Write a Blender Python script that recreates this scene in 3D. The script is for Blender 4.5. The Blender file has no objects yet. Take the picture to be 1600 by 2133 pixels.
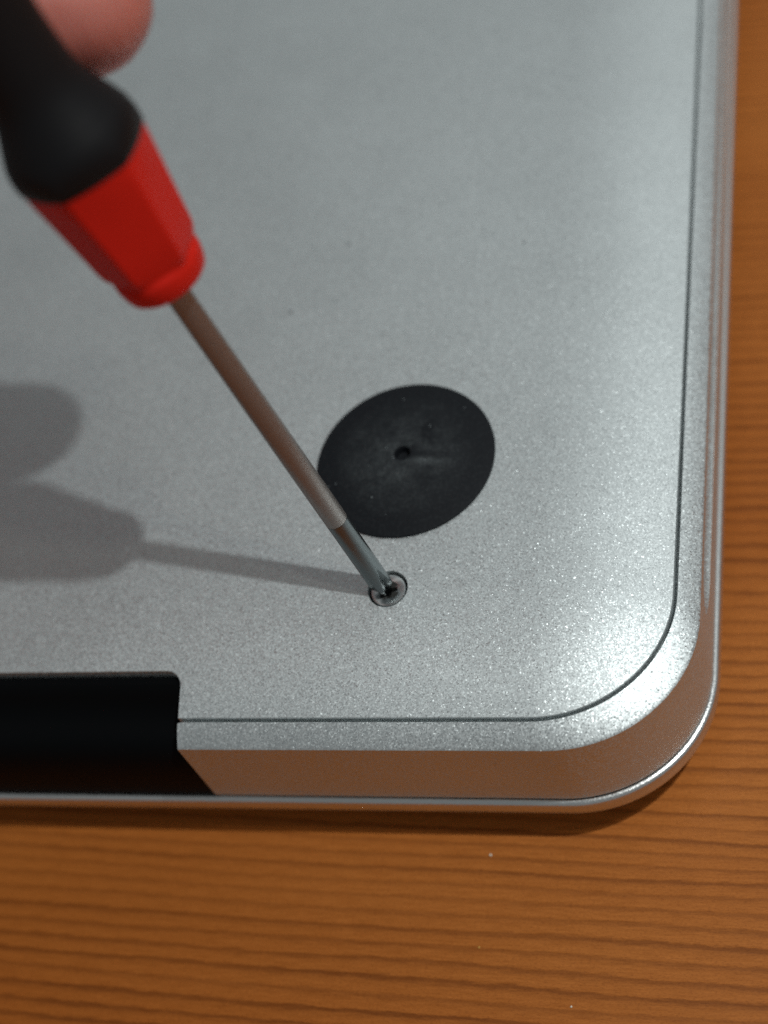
import bpy, bmesh, math, random
from mathutils import Vector, Matrix
random.seed(3)
S = 0.001                      # everything below is laid out in millimetres, then stored in metres
TZ = 18.6                      # height of the laptop's flat underside above the table top
C = bpy.context.scene.collection
scene = bpy.context.scene

# ------------------------------------------------------------------ camera, world, lamps, exposure
cam_d = bpy.data.cameras.new('camera')
cam = bpy.data.objects.new('camera', cam_d); C.objects.link(cam); scene.camera = cam
rx = Vector((0.95679722, 0.12501035, -0.26250998))
ry = Vector((-0.03637634, -0.84429246, -0.53464661))
rz = Vector((-0.28847156, 0.52109754, -0.80326926))
M = Matrix((rx, -ry, -rz)).transposed().to_4x4()
M.translation = Vector((41.17695, -81.88679, 118.05238 + TZ)) * S
cam.matrix_world = M
cam_d.sensor_fit = 'HORIZONTAL'; cam_d.sensor_width = 36.0
cam_d.lens = 3588.37 / 1600 * 36.0
cam_d.clip_start = 0.005; cam_d.clip_end = 20.0
cam_d.dof.use_dof = True
cam_d.dof.focus_distance = 0.1375
cam_d.dof.aperture_fstop = 22.5

world = bpy.data.worlds.new('World'); scene.world = world; world.use_nodes = True
bgn = world.node_tree.nodes['Background']
bgn.inputs['Color'].default_value = (0.93, 0.985, 1.0, 1); bgn.inputs['Strength'].default_value = 0.185

def lamp(name, kind, loc, target, power, color, **kw):
    d = bpy.data.lights.new(name, kind); o = bpy.data.objects.new(name, d); C.objects.link(o)
    o.location = Vector(loc); v = Vector(target) - Vector(loc)
    o.rotation_euler = v.to_track_quat('-Z', 'Y').to_euler()
    d.energy = power; d.color = color
    for k, x in kw.items(): setattr(d, k, x)
    return o
lightdir = Vector((0.479, -0.004, 0.878)).normalized()
lamp('key_lamp', 'POINT', lightdir * 0.40 + Vector((-.0068, -.0081, .052)), (0, 0, 0), 3.55, (0.95, 1.0, 0.995), shadow_soft_size=0.005)
l2 = Vector((0.445, -0.085, 0.878)).normalized()
lamp('second_lamp', 'POINT', l2 * 0.42 + Vector((-.0068, -.0081, .052)), (0, 0, 0), 0.5, (1.0, 0.9, 0.76), shadow_soft_size=0.010)
lamp('added_soft_light', 'AREA', (0.26, 0.62, 0.56), (0.0, 0.02, 0.02), 0.60, (0.94, 1.0, 1.0), shape='RECTANGLE', size=1.0, size_y=0.6)  # added area light, reflected as a soft bright band on the panel

vs = scene.view_settings
scene.display_settings.display_device = 'sRGB'
vs.view_transform = 'Standard'; vs.look = 'None'; vs.exposure = 0.0; vs.gamma = 1.0; vs.use_curve_mapping = False
scene.cycles.use_denoising = False
scene.cycles.sample_clamp_indirect = 3.0

# ------------------------------------------------------------------ helpers
def link(name, me, mat=None, parent=None):
    o = bpy.data.objects.new(name, me); C.objects.link(o)
    if mat and not me.materials: me.materials.append(mat)
    if parent: o.parent = parent
    return o
def tag(o, label, cat, group=None, kind=None):
    o['label'] = label; o['category'] = cat
    if group: o['group'] = group
    if kind: o['kind'] = kind
def empty(name, loc=(0, 0, 0)):
    o = bpy.data.objects.new(name, None); C.objects.link(o); o.location = Vector(loc) * S
    o.empty_display_size = 0.01
    return o
def finish(bm, name, smooth=35, scale=True):
    bmesh.ops.recalc_face_normals(bm, faces=bm.faces)
    me = bpy.data.meshes.new(name); bm.to_mesh(me); bm.free()
    return done(me, smooth, scale)
def done(me, smooth=35, scale=True):
    me.set_sharp_from_angle(angle=math.radians(smooth))
    for p in me.polygons: p.use_smooth = abs(p.normal.z) < .99999
    if scale: me.transform(Matrix.Translation((0, 0, TZ * S)) @ Matrix.Scale(S, 4))
    return me
def rrect(x0, x1, y0, y1, r, z, n=28):
    r = max(r, 0.4); pts = []
    for cx, cy, a0 in ((x1 - r, y0 + r, -90), (x1 - r, y1 - r, 0), (x0 + r, y1 - r, 90), (x0 + r, y0 + r, 180)):
        for i in range(n + 1):
            a = math.radians(a0 + 90.0 * i / n)
            pts.append((cx + r * math.cos(a), cy + r * math.sin(a), z))
    return pts
def loft(loops, cap0=True, cap1=True):
    bm = bmesh.new(); rows = [[bm.verts.new(p) for p in L] for L in loops]; n = len(rows[0])
    for a, b in zip(rows, rows[1:]):
        for i in range(n):
            j = (i + 1) % n; bm.faces.new((a[i], a[j], b[j], b[i]))
    if cap0: bm.faces.new(rows[0][::-1])
    if cap1: bm.faces.new(rows[-1])
    return bm
def raw(bm, name):
    bmesh.ops.recalc_face_normals(bm, faces=bm.faces)
    me = bpy.data.meshes.new(name); bm.to_mesh(me); bm.free()
    o = bpy.data.objects.new(name, me); C.objects.link(o); return o
def evaluated(o, name):
    dg = bpy.context.evaluated_depsgraph_get(); dg.update()
    me = bpy.data.meshes.new_from_object(o.evaluated_get(dg)); me.name = name; return me
def carve(o, cutters, bevel=None):
    for c in cutters:
        m = o.modifiers.new('cut', 'BOOLEAN'); m.operation = 'DIFFERENCE'; m.solver = 'EXACT'; m.object = c
    if bevel:
        b = o.modifiers.new('edge', 'BEVEL'); b.width = bevel; b.segments = 2; b.limit_method = 'ANGLE'; b.angle_limit = math.radians(50)
    me = evaluated(o, o.name)
    for c in [o] + list(cutters): bpy.data.objects.remove(c, do_unlink=True)
    return me

# ------------------------------------------------------------------ materials
def mat(name):
    m = bpy.data.materials.new(name); m.use_nodes = True; nt = m.node_tree
    return m, nt, nt.nodes['Principled BSDF']
def N(nt, t, **kw):
    n = nt.nodes.new(t)
    for k, v in kw.items():
        if k.startswith('i_'): n.inputs[k[2:].replace('_', ' ')].default_value = v
        else: setattr(n, k, v)
    return n
def L(nt, a, b): nt.links.new(a, b)
def coords(nt, scale):
    tc = N(nt, 'ShaderNodeTexCoord'); mp = N(nt, 'ShaderNodeMapping'); mp.inputs['Scale'].default_value = scale
    L(nt, tc.outputs['Object'], mp.inputs['Vector']); return mp.outputs['Vector']
def math_n(nt, op, a, b=None, clamp=False):
    n = N(nt, 'ShaderNodeMath', operation=op, use_clamp=clamp)
    for i, v in enumerate((a, b)):
        if v is None: continue
        if isinstance(v, (int, float)): n.inputs[i].default_value = v
        else: L(nt, v, n.inputs[i])
    return n.outputs[0]
def ramp(nt, fac, stops, interp='LINEAR'):
    r = N(nt, 'ShaderNodeValToRGB'); r.color_ramp.interpolation = interp
    e = r.color_ramp.elements
    while len(e) > 1: e.remove(e[-1])
    e[0].position, e[0].color = stops[0][0], (*stops[0][1], 1)
    for p, c in stops[1:]:
        x = e.new(p); x.color = (*c, 1)
    L(nt, fac, r.inputs['Fac']); return r.outputs['Color']

def blasted_metal(name, base, rough, grain, tilt, sparkle, metal=0.96):
    """bead-blasted anodised aluminium: every grain is a tiny facet with a tilt of its own"""
    m, nt, b = mat(name)
    b.inputs['Metallic'].default_value = metal
    v = coords(nt, (1, 1, 1))
    warp = N(nt, 'ShaderNodeTexNoise', i_Scale=2600.0, i_Detail=2.0); L(nt, v, warp.inputs['Vector'])
    wv = N(nt, 'ShaderNodeVectorMath', operation='SCALE'); wv.inputs['Scale'].default_value = 0.00022
    L(nt, warp.outputs['Color'], wv.inputs[0])
    ad = N(nt, 'ShaderNodeVectorMath', operation='ADD'); L(nt, v, ad.inputs[0]); L(nt, wv.outputs[0], ad.inputs[1])
    vo = N(nt, 'ShaderNodeTexVoronoi', feature='F1', i_Scale=grain); L(nt, ad.outputs[0], vo.inputs['Vector'])
    c = N(nt, 'ShaderNodeVectorMath', operation='SUBTRACT'); c.inputs[1].default_value = (.5, .5, .5)
    L(nt, vo.outputs['Color'], c.inputs[0])
    ln = N(nt, 'ShaderNodeVectorMath', operation='LENGTH'); L(nt, c.outputs[0], ln.inputs[0])
    k = math_n(nt, 'POWER', ln.outputs['Value'], 1.6)
    k = math_n(nt, 'MULTIPLY', k, tilt)
    sc = N(nt, 'ShaderNodeVectorMath', operation='SCALE'); L(nt, c.outputs[0], sc.inputs[0]); L(nt, k, sc.inputs['Scale'])
    g = N(nt, 'ShaderNodeNewGeometry')
    s = N(nt, 'ShaderNodeVectorMath', operation='ADD'); L(nt, g.outputs['Normal'], s.inputs[0]); L(nt, sc.outputs[0], s.inputs[1])
    nn = N(nt, 'ShaderNodeVectorMath', operation='NORMALIZE'); L(nt, s.outputs[0], nn.inputs[0])
    L(nt, nn.outputs[0], b.inputs['Normal'])
    # each grain also has its own polish
    sp = N(nt, 'ShaderNodeSeparateXYZ'); L(nt, vo.outputs['Color'], sp.inputs[0])
    rr = N(nt, 'ShaderNodeMapRange'); rr.inputs['From Min'].default_value = 0.0; rr.inputs['From Max'].default_value = 1.0
    rr.inputs['To Min'].default_value = rough - sparkle; rr.inputs['To Max'].default_value = rough + sparkle * .6
    L(nt, sp.outputs['Z'], rr.inputs['Value'])
    sm = N(nt, 'ShaderNodeTexNoise', i_Scale=42.0, i_Detail=4.0, i_Distortion=.6); L(nt, v, sm.inputs['Vector'])
    L(nt, math_n(nt, 'ADD', rr.outputs[0], math_n(nt, 'MULTIPLY', math_n(nt, 'SUBTRACT', sm.outputs['Fac'], .5), .10)), b.inputs['Roughness'])
    # faint handling marks in the anodising
    n2 = N(nt, 'ShaderNodeTexNoise', i_Scale=90.0, i_Detail=6.0, i_Roughness=.6); L(nt, v, n2.inputs['Vector'])
    col = ramp(nt, n2.outputs['Fac'], [(.3, tuple(x * .93 for x in base)), (.7, base)])
    # a few specks of grime
    sv = N(nt, 'ShaderNodeTexVoronoi', feature='F1', i_Scale=230.0); L(nt, v, sv.inputs['Vector'])
    sx = N(nt, 'ShaderNodeSeparateXYZ'); L(nt, sv.outputs['Color'], sx.inputs[0])
    wob = math_n(nt, 'ADD', sv.outputs['Distance'], math_n(nt, 'MULTIPLY', math_n(nt, 'SUBTRACT', warp.outputs['Fac'], .5), .10))
    spk = math_n(nt, 'MULTIPLY', math_n(nt, 'LESS_THAN', wob, .045), math_n(nt, 'GREATER_THAN', sx.outputs['X'], .92))
    dm = N(nt, 'ShaderNodeMix', data_type='RGBA'); L(nt, math_n(nt, 'MULTIPLY', spk, .55), dm.inputs['Factor'])
    L(nt, col, dm.inputs[6]); dm.inputs[7].default_value = (.12, .12, .13, 1); L(nt, dm.outputs[2], b.inputs['Base Color'])
    return m
ALU = blasted_metal('anodised_aluminium', (0.69, 0.735, 0.74), 0.61, 10600.0, 0.54, 0.16, 0.965)
ALU_FRAME = blasted_metal('anodised_aluminium_frame', (0.69, 0.735, 0.74), 0.53, 9400.0, 0.55, 0.15, 0.97)
ALU_FINE = blasted_metal('anodised_aluminium_lid', (0.74, 0.75, 0.74), 0.31, 11000.0, 0.2, 0.08)

def simple(name, col, rough, metal=0.0, bump=None, spec=None, coat=0):
    m, nt, b = mat(name)
    b.inputs['Base Color'].default_value = (*col, 1); b.inputs['Roughness'].default_value = rough; b.inputs['Metallic'].default_value = metal
    if spec is not None: b.inputs['Specular IOR Level'].default_value = spec
    if coat: b.inputs['Coat Weight'].default_value = coat
    if bump:
        t = N(nt, 'ShaderNodeTexNoise', i_Scale=bump[0], i_Detail=4.0); L(nt, coords(nt, (1, 1, 1)), t.inputs['Vector'])
        bp = N(nt, 'ShaderNodeBump', i_Strength=bump[1], i_Distance=bump[2]); L(nt, t.outputs['Fac'], bp.inputs['Height'])
        L(nt, bp.outputs['Normal'], b.inputs['Normal'])
    return m
BLACK = simple('black_hinge_plastic', (0.0025, 0.003, 0.0035), 0.5, bump=(4000, .1, .00005), spec=.06)
GROOVE = simple('dark_lining_and_shade', (0.02, 0.02, 0.018), 0.9)  # dark lining colour; on the screw's cross recess it paints in shade
RED = simple('red_plastic', (0.60, 0.017, 0.009), 0.44, bump=(2500, .12, .00006), spec=.10)
GRIP = simple('black_soft_grip', (0.0055, 0.0055, 0.0065), 0.55, bump=(3500, .25, .00008), spec=.22)
STEEL = simple('satin_steel', (0.33, 0.305, 0.29), 0.46, 1.0, bump=(3000, .08, .00005))
TIPM = simple('dark_hardened_tip', (0.19, 0.21, 0.215), 0.27, 1.0)
CRUMB = simple('pale_crumb', (0.75, 0.68, 0.55), 0.7)
CRUMB2 = simple('amber_crumb', (0.65, 0.36, 0.08), 0.6)
NAIL = simple('fingernail', (0.58, 0.27, 0.22), 0.35)

def make_skin():
    m, nt, b = mat('skin')
    v = coords(nt, (1, 1, 1))
    n1 = N(nt, 'ShaderNodeTexNoise', i_Scale=160.0, i_Detail=4.0); L(nt, v, n1.inputs['Vector'])
    L(nt, ramp(nt, n1.outputs['Fac'], [(.3, (0.46, 0.135, 0.105)), (.7, (0.56, 0.195, 0.155))]), b.inputs['Base Color'])
    b.inputs['Roughness'].default_value = 0.48
    b.inputs['Subsurface Weight'].default_value = 0.35; b.inputs['Subsurface Radius'].default_value = (1.0, .3, .18); b.inputs['Subsurface Scale'].default_value = 0.002
    w = N(nt, 'ShaderNodeTexWave', i_Scale=520.0, i_Distortion=6.0, i_Detail=2.0); L(nt, v, w.inputs['Vector'])
    bp = N(nt, 'ShaderNodeBump', i_Strength=.2, i_Distance=.0001); L(nt, w.outputs['Fac'], bp.inputs['Height']); L(nt, bp.outputs['Normal'], b.inputs['Normal'])
    return m
SKIN = make_skin()

def make_rubber():
    m, nt, b = mat('foot_rubber')
    v = coords(nt, (1, 1, 1))
    n1 = N(nt, 'ShaderNodeTexNoise', i_Scale=330.0, i_Detail=6.0, i_Roughness=.65); L(nt, v, n1.inputs['Vector'])
    n2 = N(nt, 'ShaderNodeTexNoise', i_Scale=3600.0, i_Detail=3.0); L(nt, v, n2.inputs['Vector'])
    # worn, dusty centre: it is the top of the dome that rubbed on tables
    tc = N(nt, 'ShaderNodeTexCoord'); ln = N(nt, 'ShaderNodeVectorMath', operation='LENGTH')
    mp = N(nt, 'ShaderNodeMapping'); mp.inputs['Location'].default_value = (0, 0, -TZ * S); L(nt, tc.outputs['Object'], mp.inputs['Vector']); L(nt, mp.outputs[0], ln.inputs[0])
    r = math_n(nt, 'MULTIPLY', ln.outputs['Value'], 1000 / 6.5)
    wear = math_n(nt, 'SUBTRACT', 1.0, r, True)
    n1c = N(nt, 'ShaderNodeMapRange'); n1c.inputs['From Min'].default_value = .35; n1c.inputs['From Max'].default_value = .75; L(nt, n1.outputs['Fac'], n1c.inputs['Value'])
    d = math_n(nt, 'MULTIPLY', wear, n1c.outputs[0])
    d = math_n(nt, 'MULTIPLY', d, n2.outputs['Fac'])
    d = math_n(nt, 'MULTIPLY', d, 1.0)
    # a rubbed streak running out from the centre hole, with dust along its edges
    xy = N(nt, 'ShaderNodeSeparateXYZ'); L(nt, mp.outputs[0], xy.inputs[0])
    yy = math_n(nt, 'ADD', math_n(nt, 'MULTIPLY', xy.outputs['Y'], 1000.0), math_n(nt, 'MULTIPLY', xy.outputs['X'], 60.0))
    inx = math_n(nt, 'MULTIPLY', math_n(nt, 'GREATER_THAN', xy.outputs['X'], -.0012), math_n(nt, 'SUBTRACT', 1.0, math_n(nt, 'MULTIPLY', math_n(nt, 'ABSOLUTE', math_n(nt, 'SUBTRACT', xy.outputs['X'], .002)), 330.0), True))
    core = math_n(nt, 'MULTIPLY', math_n(nt, 'SUBTRACT', 1.0, math_n(nt, 'MULTIPLY', math_n(nt, 'ABSOLUTE', yy), 1.6), True), inx)
    edge = math_n(nt, 'SUBTRACT', 1.0, math_n(nt, 'MULTIPLY', math_n(nt, 'ABSOLUTE', math_n(nt, 'ADD', yy, .75)), 1.8), True)
    edge = math_n(nt, 'MULTIPLY', math_n(nt, 'MULTIPLY', edge, inx), math_n(nt, 'MULTIPLY', n2.outputs['Fac'], .55))
    d = math_n(nt, 'MULTIPLY', d, math_n(nt, 'SUBTRACT', 1.0, math_n(nt, 'MULTIPLY', core, .9), True))
    d = math_n(nt, 'ADD', d, edge)
    d = math_n(nt, 'ADD', d, math_n(nt, 'MULTIPLY', math_n(nt, 'SUBTRACT', n2.outputs['Fac'], .5, True), .22))
    d = math_n(nt, 'MULTIPLY', d, math_n(nt, 'GREATER_THAN', ln.outputs['Value'], .0013))
    sp = N(nt, 'ShaderNodeTexVoronoi', feature='F1', i_Scale=1400.0); L(nt, v, sp.inputs['Vector'])
    dot = math_n(nt, 'LESS_THAN', sp.outputs['Distance'], 0.11)
    rnd = N(nt, 'ShaderNodeSeparateXYZ'); L(nt, sp.outputs['Color'], rnd.inputs[0])
    few = math_n(nt, 'GREATER_THAN', rnd.outputs['X'], 0.84)
    dust = math_n(nt, 'MULTIPLY', math_n(nt, 'MULTIPLY', dot, few), 0.9)
    tot = math_n(nt, 'ADD', d, dust, True)
    L(nt, ramp(nt, tot, [(0, (0.0075, 0.009, 0.0115)), (1, (0.15, 0.17, 0.175))]), b.inputs['Base Color'])
    b.inputs['Roughness'].default_value = 0.66; b.inputs['Specular IOR Level'].default_value = .18
    bp = N(nt, 'ShaderNodeBump', i_Strength=.35, i_Distance=.00006); L(nt, n2.outputs['Fac'], bp.inputs['Height']); L(nt, bp.outputs['Normal'], b.inputs['Normal'])
    return m
RUBBER = make_rubber()

def make_screw_steel():
    m, nt, b = mat('turned_screw_steel')
    b.inputs['Base Color'].default_value = (0.70, 0.74, 0.74, 1); b.inputs['Metallic'].default_value = 1.0
    b.inputs['Roughness'].default_value = 0.28
    v = coords(nt, (1, 1, 1))
    n = N(nt, 'ShaderNodeTexNoise', i_Scale=5000.0, i_Detail=2.0); L(nt, v, n.inputs['Vector'])
    bp = N(nt, 'ShaderNodeBump', i_Strength=.2, i_Distance=.00004); L(nt, n.outputs['Fac'], bp.inputs['Height']); L(nt, bp.outputs['Normal'], b.inputs['Normal'])
    tg = N(nt, 'ShaderNodeTangent', direction_type='RADIAL', axis='Z'); L(nt, tg.outputs[0], b.inputs['Tangent']); b.inputs['Anisotropic'].default_value = .75
    return m
SCREW = make_screw_steel()

def make_wood():
    m, nt, b = mat('pine_wood')
    tc = N(nt, 'ShaderNodeTexCoord'); sep = N(nt, 'ShaderNodeSeparateXYZ'); L(nt, tc.outputs['Object'], sep.inputs[0])
    def stretched(sx, sy, scale, detail=3.0, rough=.5):
        mp = N(nt, 'ShaderNodeMapping'); mp.inputs['Scale'].default_value = (sx, sy, 1); L(nt, tc.outputs['Object'], mp.inputs['Vector'])
        n = N(nt, 'ShaderNodeTexNoise', i_Scale=scale, i_Detail=detail, i_Roughness=rough); L(nt, mp.outputs[0], n.inputs['Vector']); return n.outputs['Fac']
    slow = stretched(.10, 1, 40.0, 2.0)           # drifting ring spacing
    wig = stretched(.22, 1, 190.0, 3.0)           # small wobble of each ring line
    y = math_n(nt, 'ADD', sep.outputs['Y'], math_n(nt, 'MULTIPLY', sep.outputs['X'], 0.028))
    y = math_n(nt, 'ADD', y, math_n(nt, 'MULTIPLY', slow, 0.0046))
    y = math_n(nt, 'ADD', y, math_n(nt, 'MULTIPLY', wig, 0.0009))
    fuzz = stretched(.16, 1, 2300.0, 4.0, .7)     # ragged edges of the ring lines
    y = math_n(nt, 'ADD', y, math_n(nt, 'MULTIPLY', fuzz, 0.00075))
    ring = math_n(nt, 'MULTIPLY', y, 740.0)
    fr = math_n(nt, 'FRACT', ring)
    which = N(nt, 'ShaderNodeTexWhiteNoise', noise_dimensions='1D'); L(nt, math_n(nt, 'FLOOR', ring), which.inputs['W'])
    late = ramp(nt, fr, [(0.0, (.05, .05, .05)), (.32, (.05, .05, .05)), (.58, (.30, .30, .30)), (.76, (.95, .95, .95)), (.88, (1, 1, 1)), (1.0, (.12, .12, .12))], 'LINEAR')
    rnd = N(nt, 'ShaderNodeMapRange'); rnd.inputs['To Min'].default_value = .40; rnd.inputs['To Max'].default_value = .88; L(nt, which.outputs['Value'], rnd.inputs['Value'])
    patch = stretched(.5, 1, 75.0, 2.0)
    pr = N(nt, 'ShaderNodeMapRange'); pr.inputs['From Min'].default_value = .3; pr.inputs['From Max'].default_value = .7; pr.inputs['To Min'].default_value = .65; L(nt, patch, pr.inputs['Value'])
    lt = N(nt, 'ShaderNodeSeparateXYZ'); L(nt, late, lt.inputs[0])
    late = math_n(nt, 'MULTIPLY', math_n(nt, 'MULTIPLY', lt.outputs['X'], rnd.outputs[0]), pr.outputs[0])
    fibre = stretched(.10, 1, 4200.0, 4.0, .65)
    tone = stretched(.25, 1, 26.0, 3.0)
    base = ramp(nt, tone, [(.30, (0.360, 0.099, 0.013)), (.70, (0.490, 0.161, 0.029))])
    mx = N(nt, 'ShaderNodeMix', data_type='RGBA'); L(nt, late, mx.inputs['Factor']); L(nt, base, mx.inputs[6]); mx.inputs[7].default_value = (0.155, 0.038, 0.0040, 1)
    fb = ramp(nt, fibre, [(.3, (.84, .81, .78)), (.7, (1.06, 1.08, 1.12))])
    pore = stretched(.35, 1, 9000.0, 3.0, .7)
    pc = ramp(nt, pore, [(.34, (.80, .76, .72)), (.50, (1, 1, 1)), (.75, (1.08, 1.09, 1.12))])
    mp_ = N(nt, 'ShaderNodeMix', data_type='RGBA', blend_type='MULTIPLY'); mp_.inputs['Factor'].default_value = 1.0
    L(nt, fb, mp_.inputs[6]); L(nt, pc, mp_.inputs[7]); fb = mp_.outputs[2]
    mu = N(nt, 'ShaderNodeMix', data_type='RGBA', blend_type='MULTIPLY'); mu.inputs['Factor'].default_value = 1.0
    L(nt, mx.outputs[2], mu.inputs[6]); L(nt, fb, mu.inputs[7]); L(nt, mu.outputs[2], b.inputs['Base Color'])
    L(nt, ramp(nt, fibre, [(.3, (.40, .40, .40)), (.7, (.54, .54, .54))]), b.inputs['Roughness'])
    b.inputs['Specular IOR Level'].default_value = .2
    bp = N(nt, 'ShaderNodeBump', i_Strength=.25, i_Distance=.0001)
    L(nt, math_n(nt, 'ADD', math_n(nt, 'MULTIPLY', fibre, .5), late), bp.inputs['Height']); L(nt, bp.outputs['Normal'], b.inputs['Normal'])
    return m
WOOD = make_wood()

# ------------------------------------------------------------------ table
bm = loft([rrect(-620, 480, -330, 520, 6, -TZ - 28, 6), rrect(-622, 482, -332, 522, 8, -TZ - 26, 6), rrect(-622, 482, -332, 522, 8, -TZ - 2, 6),
           rrect(-621.4, 481.4, -331.4, 521.4, 7.4, -TZ - .6, 6), rrect(-620, 480, -330, 520, 6, -TZ, 6)])
table = link('wooden_table', finish(bm, 'wooden_table'), WOOD)
tag(table, 'varnished orange pine table top with dark grain lines under the laptop', 'table')

# ------------------------------------------------------------------ laptop, lying upside down
laptop = empty('laptop')
tag(laptop, 'silver aluminium laptop lying upside down on the wooden table', 'laptop')
XR, YB, XL, YT = 23.42, -23.86, -297.0, 196.0          # outline of the bottom panel (its seam)
RP = 11.0
def pdrop(d): return 1.75 * max(0.0, 1 - d / 12.0) ** 2.5
def panel_loop(d, z): return rrect(XL + d, XR - d, YB + d, YT - d, RP - d, z)
def notch_cutter(x1, name):
    y0, y1, r = -60.0, -19.98, 1.35
    pts = [(-256, y0)]
    pts += [(-256, y1)]
    pts += [(x1 - r + r * math.sin(a), y1 - r + r * math.cos(a)) for a in [math.radians(i * 90 / 10) for i in range(11)]]
    pts += [(x1, y0)]
    return raw(loft([[(x, y, -12.8) for x, y in pts], [(x, y, 6) for x, y in pts]]), name)
def cyl(cx, cy, r0, r1, z0, z1, n=48):
    return loft([[(cx + r * math.cos(2 * math.pi * i / n), cy + r * math.sin(2 * math.pi * i / n), z) for i in range(n)] for r, z in ((r0, z0), (r1, z1))])
SX, SY = 0.08, -12.87                                    # the screw under the driver

loops = [panel_loop(.30, -2.85), panel_loop(0, -2.45), panel_loop(0, -pdrop(0) - .07)]
loops += [panel_loop(d, -pdrop(d)) for d in (.06, .3, .7, 1.2, 1.8, 2.5, 3.3, 4.2, 5.2, 6.3, 7.5, 8.8, 10.0, 11.0, 12.0)]
body_panel = raw(loft(loops), 'bottom_panel')
hole = raw(cyl(SX, SY, 1.70, 1.70, -3, 2), 'hole')
me = carve(body_panel, [notch_cutter(-17.2, 'n1'), hole], .05)
link('bottom_panel', done(me, 13), ALU, laptop)

G = 0.27                                                # seam gap between panel and frame
BXR, BYB, BXL, BYT, BR = 25.45, -26.16, -299.0, 198.2, 11.7
def lerp(a, b, t): return a + (b - a) * t
def rim(t, z):
    return rrect(lerp(XL - G, BXL, t), lerp(XR + G, BXR, t), lerp(YB - G, BYB, t), lerp(YT + G, BYT, t), lerp(RP + G, BR, t), z)
def rz_(t): return -1.77 - (.86 * t + .24 * t * t)
loops = [rim(0, -3.0), rim(0, -1.90), rim(.03, rz_(.03))]
loops += [rim(t, rz_(t)) for t in (.12, .24, .36, .48, .6, .7, .8, .9, .965)]
loops += [rim(1.0, rz_(1.0) - .03), rim(1.0, rz_(1.0) - .10)]
def wall(e, z, r=None): return rrect(BXL - e, BXR + e, BYB - e, BYT + e, (r or BR) + e, z)
loops += [wall(0, -6), wall(0, -12.15), wall(-.12, -12.3), wall(-3, -12.3)]
frame = raw(loft(loops), 'base_frame')
# optical-drive slot: a long rounded groove in the right-hand wall
sl = []
n = 28; zc, rzv, rxv = -6.0, 2.15, 1.15
for y, k in ((-12.6, .02), (-12.3, .30), (-11.8, .55), (-11.0, .78), (-9.9, .95), (-8.8, 1.0), (120.0, 1.0)):
    sl.append([(25.68 + rxv * k * math.cos(2 * math.pi * i / n), y, zc + rzv * k * math.sin(2 * math.pi * i / n)) for i in range(n)])
slot = raw(loft(sl), 'slot')
pocket = raw(cyl(-17.15, YB - .14, .27, .27, -2.35, 1, 24), 'pocket')
me = carve(frame, [notch_cutter(-17.2, 'n2'), slot, pocket], None)
link('base_frame', done(me, 18), ALU_FRAME, laptop)

# lid (closed, face down on the table): rounded lip, side, and the curved back
lid_loops = [wall(-4, -12.52), wall(.0, -12.52), wall(.19, -12.56), wall(.33, -12.66), wall(.42, -12.80), wall(.46, -12.97), wall(.48, -13.2), wall(.46, -13.7), wall(.36, -14.3),
             wall(.12, -15.0), wall(-.3, -15.7), wall(-.85, -16.4), wall(-1.5, -17.2), wall(-2.3, -17.9), wall(-3.3, -18.35), wall(-5.0, -18.55), wall(-8, -18.59)]
lid_loops = [[p for p in l] for l in lid_loops]
link('lid', finish(loft(lid_loops), 'lid', 40), ALU_FINE, laptop)
# thin dark gasket seen in the gap between base and lid
link('gasket', finish(loft([wall(-.55, -12.28), wall(-.55, -12.6)]), 'gasket'), GROOVE, laptop)

# black hinge cover inside the recess
prof = [(-20.13, -12.2), (-20.13, -1.55), (-20.23, -1.45), (-20.8, -1.45), (-21.15, -1.75), (-21.55, -2.4), (-22.0, -3.15), (-22.6, -3.8), (-23.2, -4.15), (-23.8, -4.3), (-24.4, -4.5), (-25.0, -5.0),
        (-25.5, -5.8), (-25.8, -6.7), (-25.95, -7.6), (-26.08, -8.6), (-26.08, -12.2)]
bm = loft([[(x, y, z) for y, z in prof] for x in (-255.8, -17.3)])
link('hinge_cover', finish(bm, 'hinge_cover', 28), BLACK, laptop)

# rubber foot
nseg = 72; rows = []
for r, z in ((8.0, -.4), (8.0, .16), (7.97, .20), (7.85, .235), (7.0, .42), (6.0, .61), (5.0, .77), (4.0, .90), (3.0, 1.0), (2.0, 1.07), (1.2, 1.09), (.82, 1.085), (.74, 1.05), (.66, .9), (.60, .3), (.2, .25)):
    rows.append([(r * math.cos(2 * math.pi * i / nseg), r * math.sin(2 * math.pi * i / nseg), z) for i in range(nseg)])
link('rubber_foot', finish(loft(rows), 'rubber_foot', 40), RUBBER, laptop)

# screw with a cross recess
rows = []
for r, z in ((1.1, -2.4), (1.50, -.62), (1.50, -.33), (1.46, -.27), (1.30, -.25), (.9, -.30), (.4, -.36)):
    rows.append([(SX + r * math.cos(2 * math.pi * i / 64), SY + r * math.sin(2 * math.pi * i / 64), z) for i in range(64)])
scr = raw(loft(rows), 'screw')
def bar(ang, hw, hl, z0, z1, name):
    c, s = math.cos(ang), math.sin(ang)
    P = [(-hl, -hw), (hl, -hw), (hl, hw), (-hl, hw)]
    f = lambda k, z: [(SX + k * x * c - k * y * s, SY + k * x * s + k * y * c, z) for x, y in P]
    return raw(loft([f(.55, z0), f(1, z1)]), name)
A0 = math.radians(12)
me = carve(scr, [bar(A0, .25, .90, -1.5, .3, 'b1'), bar(A0 + math.pi / 2, .251, .901, -1.49, .31, 'b2')], None)
me.transform(Matrix.Translation((-SX, -SY, 0)))
me.materials.append(SCREW); me.materials.append(GROOVE)
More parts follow.
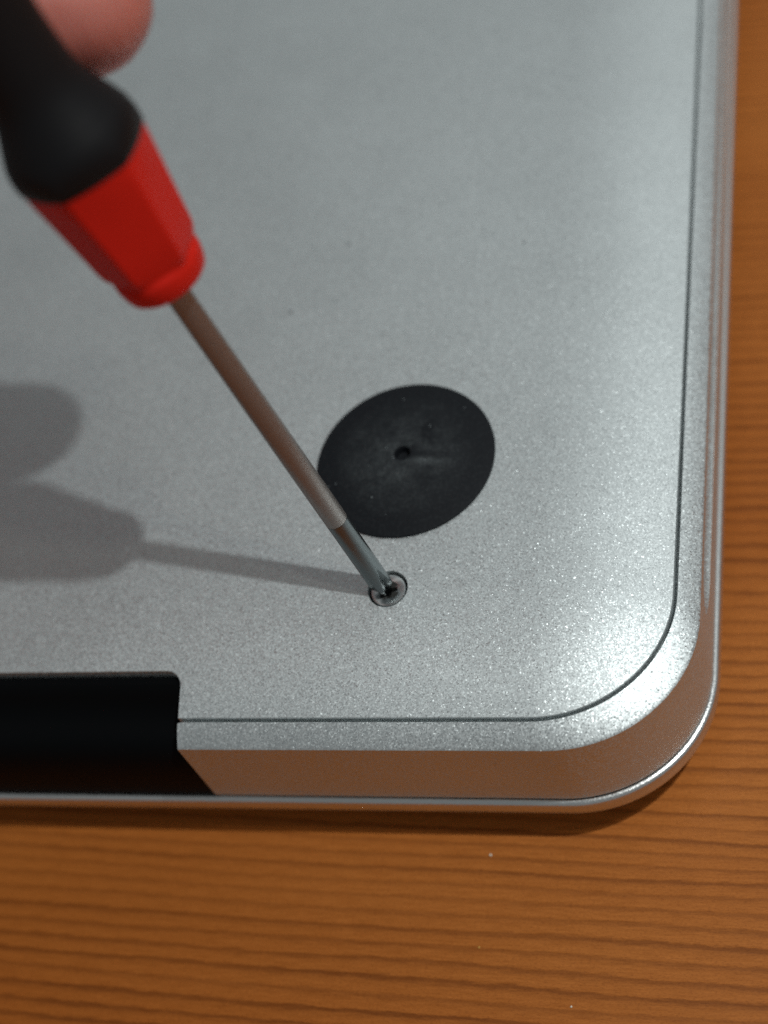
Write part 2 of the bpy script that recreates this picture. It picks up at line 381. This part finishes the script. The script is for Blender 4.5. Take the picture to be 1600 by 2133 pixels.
for p in me.polygons:
    if p.center.z < -.32 and math.hypot(p.center.x, p.center.y) < 1.0 and p.center.z > -1.6: p.material_index = 1  # recess faces coloured dark in place of the shade inside
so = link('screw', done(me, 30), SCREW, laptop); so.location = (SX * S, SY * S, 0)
so['label'] = 'shiny cross-head screw under the screwdriver tip'
# dark bore round the screw
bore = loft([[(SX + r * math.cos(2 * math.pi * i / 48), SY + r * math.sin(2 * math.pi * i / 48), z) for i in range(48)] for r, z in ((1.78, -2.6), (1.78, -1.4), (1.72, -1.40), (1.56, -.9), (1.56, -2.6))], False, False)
link('screw_bore', finish(bore, 'screw_bore'), GROOVE, laptop)

# ------------------------------------------------------------------ screwdriver
TIP = Vector((-0.107, -12.945, -0.5)); AX = Vector((-0.19057, 0.13779, 0.97195)).normalized()
camv = (Vector((41.177, -81.887, 118.05)) - (TIP + AX * 42)); VW = (camv - AX * camv.dot(AX)).normalized()
SD = VW.cross(AX)                                          # to the right in the picture?
if SD.dot(rx) < 0: SD = -SD
driver = empty('screwdriver', TIP + Vector((0, 0, TZ)))
tag(driver, 'small red and black screwdriver with its tip in the screw beside the rubber foot', 'screwdriver')
def P3(s, r, a): return TIP + AX * s + (VW * math.cos(a) + SD * math.sin(a)) * r
def ring(s, rf, n=96): return [tuple(P3(s, rf(2 * math.pi * i / n), 2 * math.pi * i / n)) for i in range(n)]
def put(name, bm, m, parent=driver, smooth=35):
    me = finish(bm, name, smooth)
    me.transform(Matrix.Translation(-(TIP + Vector((0, 0, TZ))) * S))
    return link(name, me, m, parent)
RS = 0.935
rows = [ring(s, lambda a, r=r: r) for s, r in ((9.6, RS * .99), (9.62, RS), (20, RS), (37.2, RS))]
shaft = put('shaft', loft(rows), STEEL)
# tip: four tapering flutes
F0 = math.radians(24)
def tip_ring(s):
    R = min(RS, 0.40 + s * .52); dep = max(0.0, 1 - s / 3.7)
    half = math.radians(3 + 38 * min(1, dep * 1.2)); inner = R * (1 - .66 * min(1, dep * 1.15)); pts = []
    for k in range(4):
        c = F0 + k * math.pi / 2
        for t in (0, .5): pts.append(tuple(P3(s, lerp(inner, R * math.cos(half * .0), t), c + half * t)))
        for i in range(13):
            pts.append(tuple(P3(s, R, c + half + (math.pi / 2 - 2 * half) * i / 12)))
        pts.append(tuple(P3(s, lerp(inner, R, .5), c + math.pi / 2 - half * .5)))
    return pts
rows = [tip_ring(s) for s in (-.15, .1, .35, .7, 1.05, 1.4, 1.8, 2.2, 2.6, 3.0, 3.4, 3.65, 3.8, 6, 9.58)]
put('tip', loft(rows), TIPM, driver, 22)
# red faceted handle core with its round nose
H0 = math.radians(-34)
def hexr(rc, k):
    def f(a):
        q = ((a - H0) % (math.pi / 3)) - math.pi / 6
        h = rc * math.cos(math.pi / 6) / math.cos(q)
        return lerp(rc, min(h, rc * .985), k)
    return f
rows = [ring(s, hexr(r, k), 144) for s, r, k in ((36.05, 1.0, 0), (36.05, 2.3, 0), (36.15, 2.75, 0), (36.45, 3.07, 0), (36.9, 3.22, 0), (37.5, 3.32, 0), (37.95, 3.34, .1), (38.2, 3.32, .35), (38.4, 3.42, .7),
        (38.7, 3.62, 1), (39.2, 3.78, 1), (41, 3.98, 1), (43.5, 4.28, 1), (45.3, 4.50, .9), (46.4, 4.62, .72), (48.2, 4.78, .6))]
put('handle_core', loft(rows), RED, driver, 20)
gp = ((47.3, 3.9), (47.2, 4.68), (47.3, 4.77), (47.8, 4.83), (48.4, 4.82), (49.2, 4.68), (50.0, 4.38), (51.1, 3.92), (52.4, 3.42), (53.4, 3.20), (54.5, 3.14), (57, 3.13), (60, 3.35), (64, 3.95), (69, 4.7), (76, 5.3), (90, 5.55), (104, 5.3), (111, 4.7), (111.3, 3.5))
put('grip', loft([ring(s, hexr(r, max(0, min(1, 1 - (s - 47.4) / 1.8)) * .6), 144) for s, r in gp]), GRIP)
put('end_cap', loft([ring(s, lambda a, r=r: r, 48) for s, r in ((111.25, 3.2), (111.5, 4.4), (113, 4.9), (116, 4.9), (117, 4.4), (117.2, 3.2))]), RED)

# ------------------------------------------------------------------ hand
def capsules(chains):
    bm = bmesh.new()
    for ch in chains:
        for (a, ra), (b, rb) in zip(ch, ch[1:]):
            a, b = Vector(a), Vector(b); n = max(2, int((b - a).length / 1.6))
            for i in range(n + 1):
                t = i / n
                bmesh.ops.create_icosphere(bm, subdivisions=2, radius=lerp(ra, rb, t), matrix=Matrix.Translation(a.lerp(b, t)))
    return bm
thumb = [((-21.0, -11.2, 72.5), 5.9), ((-26, -12.6, 74), 7.4), ((-43, -14, 80), 8.6), ((-66, -8, 90), 10.4), ((-104, 8, 98), 14), ((-150, 22, 104), 17)]
index = [((-9.9, 3.4, 49.8), 5.35), ((-18, 1.4, 52.6), 7.3), ((-32, 2.8, 57.0), 8.0), ((-54, 6, 71), 8.2), ((-88, 4, 97), 10.5), ((-158, 24, 108), 15)]
middle = [((-13.5, 8.6, 77.5), 5.6), ((-20, 10.2, 77), 6.6), ((-38, 16, 78), 7.4), ((-58, 21, 88), 8.4), ((-92, 23, 108), 10.5), ((-160, 30, 110), 16)]
ringf = [((-22, 15.5, 95), 5.6), ((-28, 19, 92), 6.6), ((-43, 29, 86), 7.2), ((-62, 38, 91), 8.2), ((-96, 41, 106), 10.2), ((-162, 40, 109), 16)]
pinky = [((-34, 24, 110), 4.8), ((-40, 30, 105), 5.5), ((-53, 42, 97), 6.2), ((-70, 52, 95), 7.2), ((-100, 57, 98), 9.5), ((-160, 46, 106), 15)]
arm = [((-150, 34, 107), 19), ((-190, 40, 112), 24), ((-260, 48, 124), 31), ((-300, 52, 130), 33)]
arm2 = [((-100, 10, 100), 11), ((-104, 40, 103), 11.5), ((-140, 40, 106), 15)]
ho = raw(capsules([thumb, index, middle, ringf, pinky, arm, arm2]), 'hand')
rm = ho.modifiers.new('r', 'REMESH'); rm.mode = 'VOXEL'; rm.voxel_size = 0.9
sm = ho.modifiers.new('s', 'SMOOTH'); sm.iterations = 8; sm.factor = .5
me = evaluated(ho, 'hand'); bpy.data.objects.remove(ho, do_unlink=True)
hand = link('hand', done(me, 180), SKIN)
tag(hand, 'blurred pink fingertip pressing on the narrow waist of the black grip', 'hand')
def nail(c, d, up, w, l, r):
    d = Vector(d).normalized(); up = Vector(up); up = (up - d * up.dot(d)).normalized(); sd = d.cross(up); c = Vector(c)
    nu, nv = 10, 8; g = []
    for j in range(nv + 1):
        t = j / nv
        g.append([c + d * (l * (t - .5)) + sd * (r * math.sin((i / nu - .5) * 2 * w * (1 - .25 * max(0, t - .7) / .3))) + up * (r * math.cos((i / nu - .5) * 2 * w) + .12 - .5 * t * t) for i in range(nu + 1)])
    bm = bmesh.new(); V = [[bm.verts.new(p) for p in row] for row in g]; W = [[bm.verts.new(p - up * .5) for p in row] for row in g]
    for j in range(nv):
        for i in range(nu):
            bm.faces.new((V[j][i], V[j][i + 1], V[j + 1][i + 1], V[j + 1][i])); bm.faces.new((W[j][i], W[j + 1][i], W[j + 1][i + 1], W[j][i + 1]))
    for i in range(nu):
        bm.faces.new((V[0][i], W[0][i], W[0][i + 1], V[0][i + 1])); bm.faces.new((V[nv][i], V[nv][i + 1], W[nv][i + 1], W[nv][i]))
    for j in range(nv):
        bm.faces.new((V[j][0], V[j + 1][0], W[j + 1][0], W[j][0])); bm.faces.new((V[j][nu], W[j][nu], W[j + 1][nu], V[j + 1][nu]))
    return finish(bm, 'fingernail', 60)
for c, d, up, r in (((-17.5, 4.4, 51.8), (1, -.15, -.25), (0.1, .9, .35), 5.6), ((-27, -12.9, 74.5), (1, .2, -.25), (0, -.8, .6), 7.0), ((-20, 10.2, 77), (1, -.3, .05), (.1, .6, .8), 6.2), ((-28, 19, 92), (.85, -.5, .4), (0, .8, .6), 6.2), ((-40, 30, 105), (.6, -.6, .5), (.3, .7, .6), 5.1)):
    link('fingernail', nail(c, d, up, .95, 9.0, r), NAIL, hand)

# ------------------------------------------------------------------ crumbs on the table
def crumb(x, y, r, m, label):
    bm = bmesh.new(); bmesh.ops.create_icosphere(bm, subdivisions=2, radius=r)
    for v in bm.verts: v.co *= random.uniform(.75, 1.2)
    for v in bm.verts: v.co += Vector((x, y, -TZ + r * .6))
    o = link('crumb', finish(bm, 'crumb'), m); tag(o, label, 'crumb', 'crumbs on the table')
crumb(6.3, -28.69, .115, CRUMB, 'white crumb on the wood just off the laptop edge')
crumb(6.08, -36.78, .10, CRUMB2, 'amber crumb on the wood in front of the laptop')
crumb(14.16, -41.39, .10, CRUMB, 'pale crumb near the lower edge of the wood')
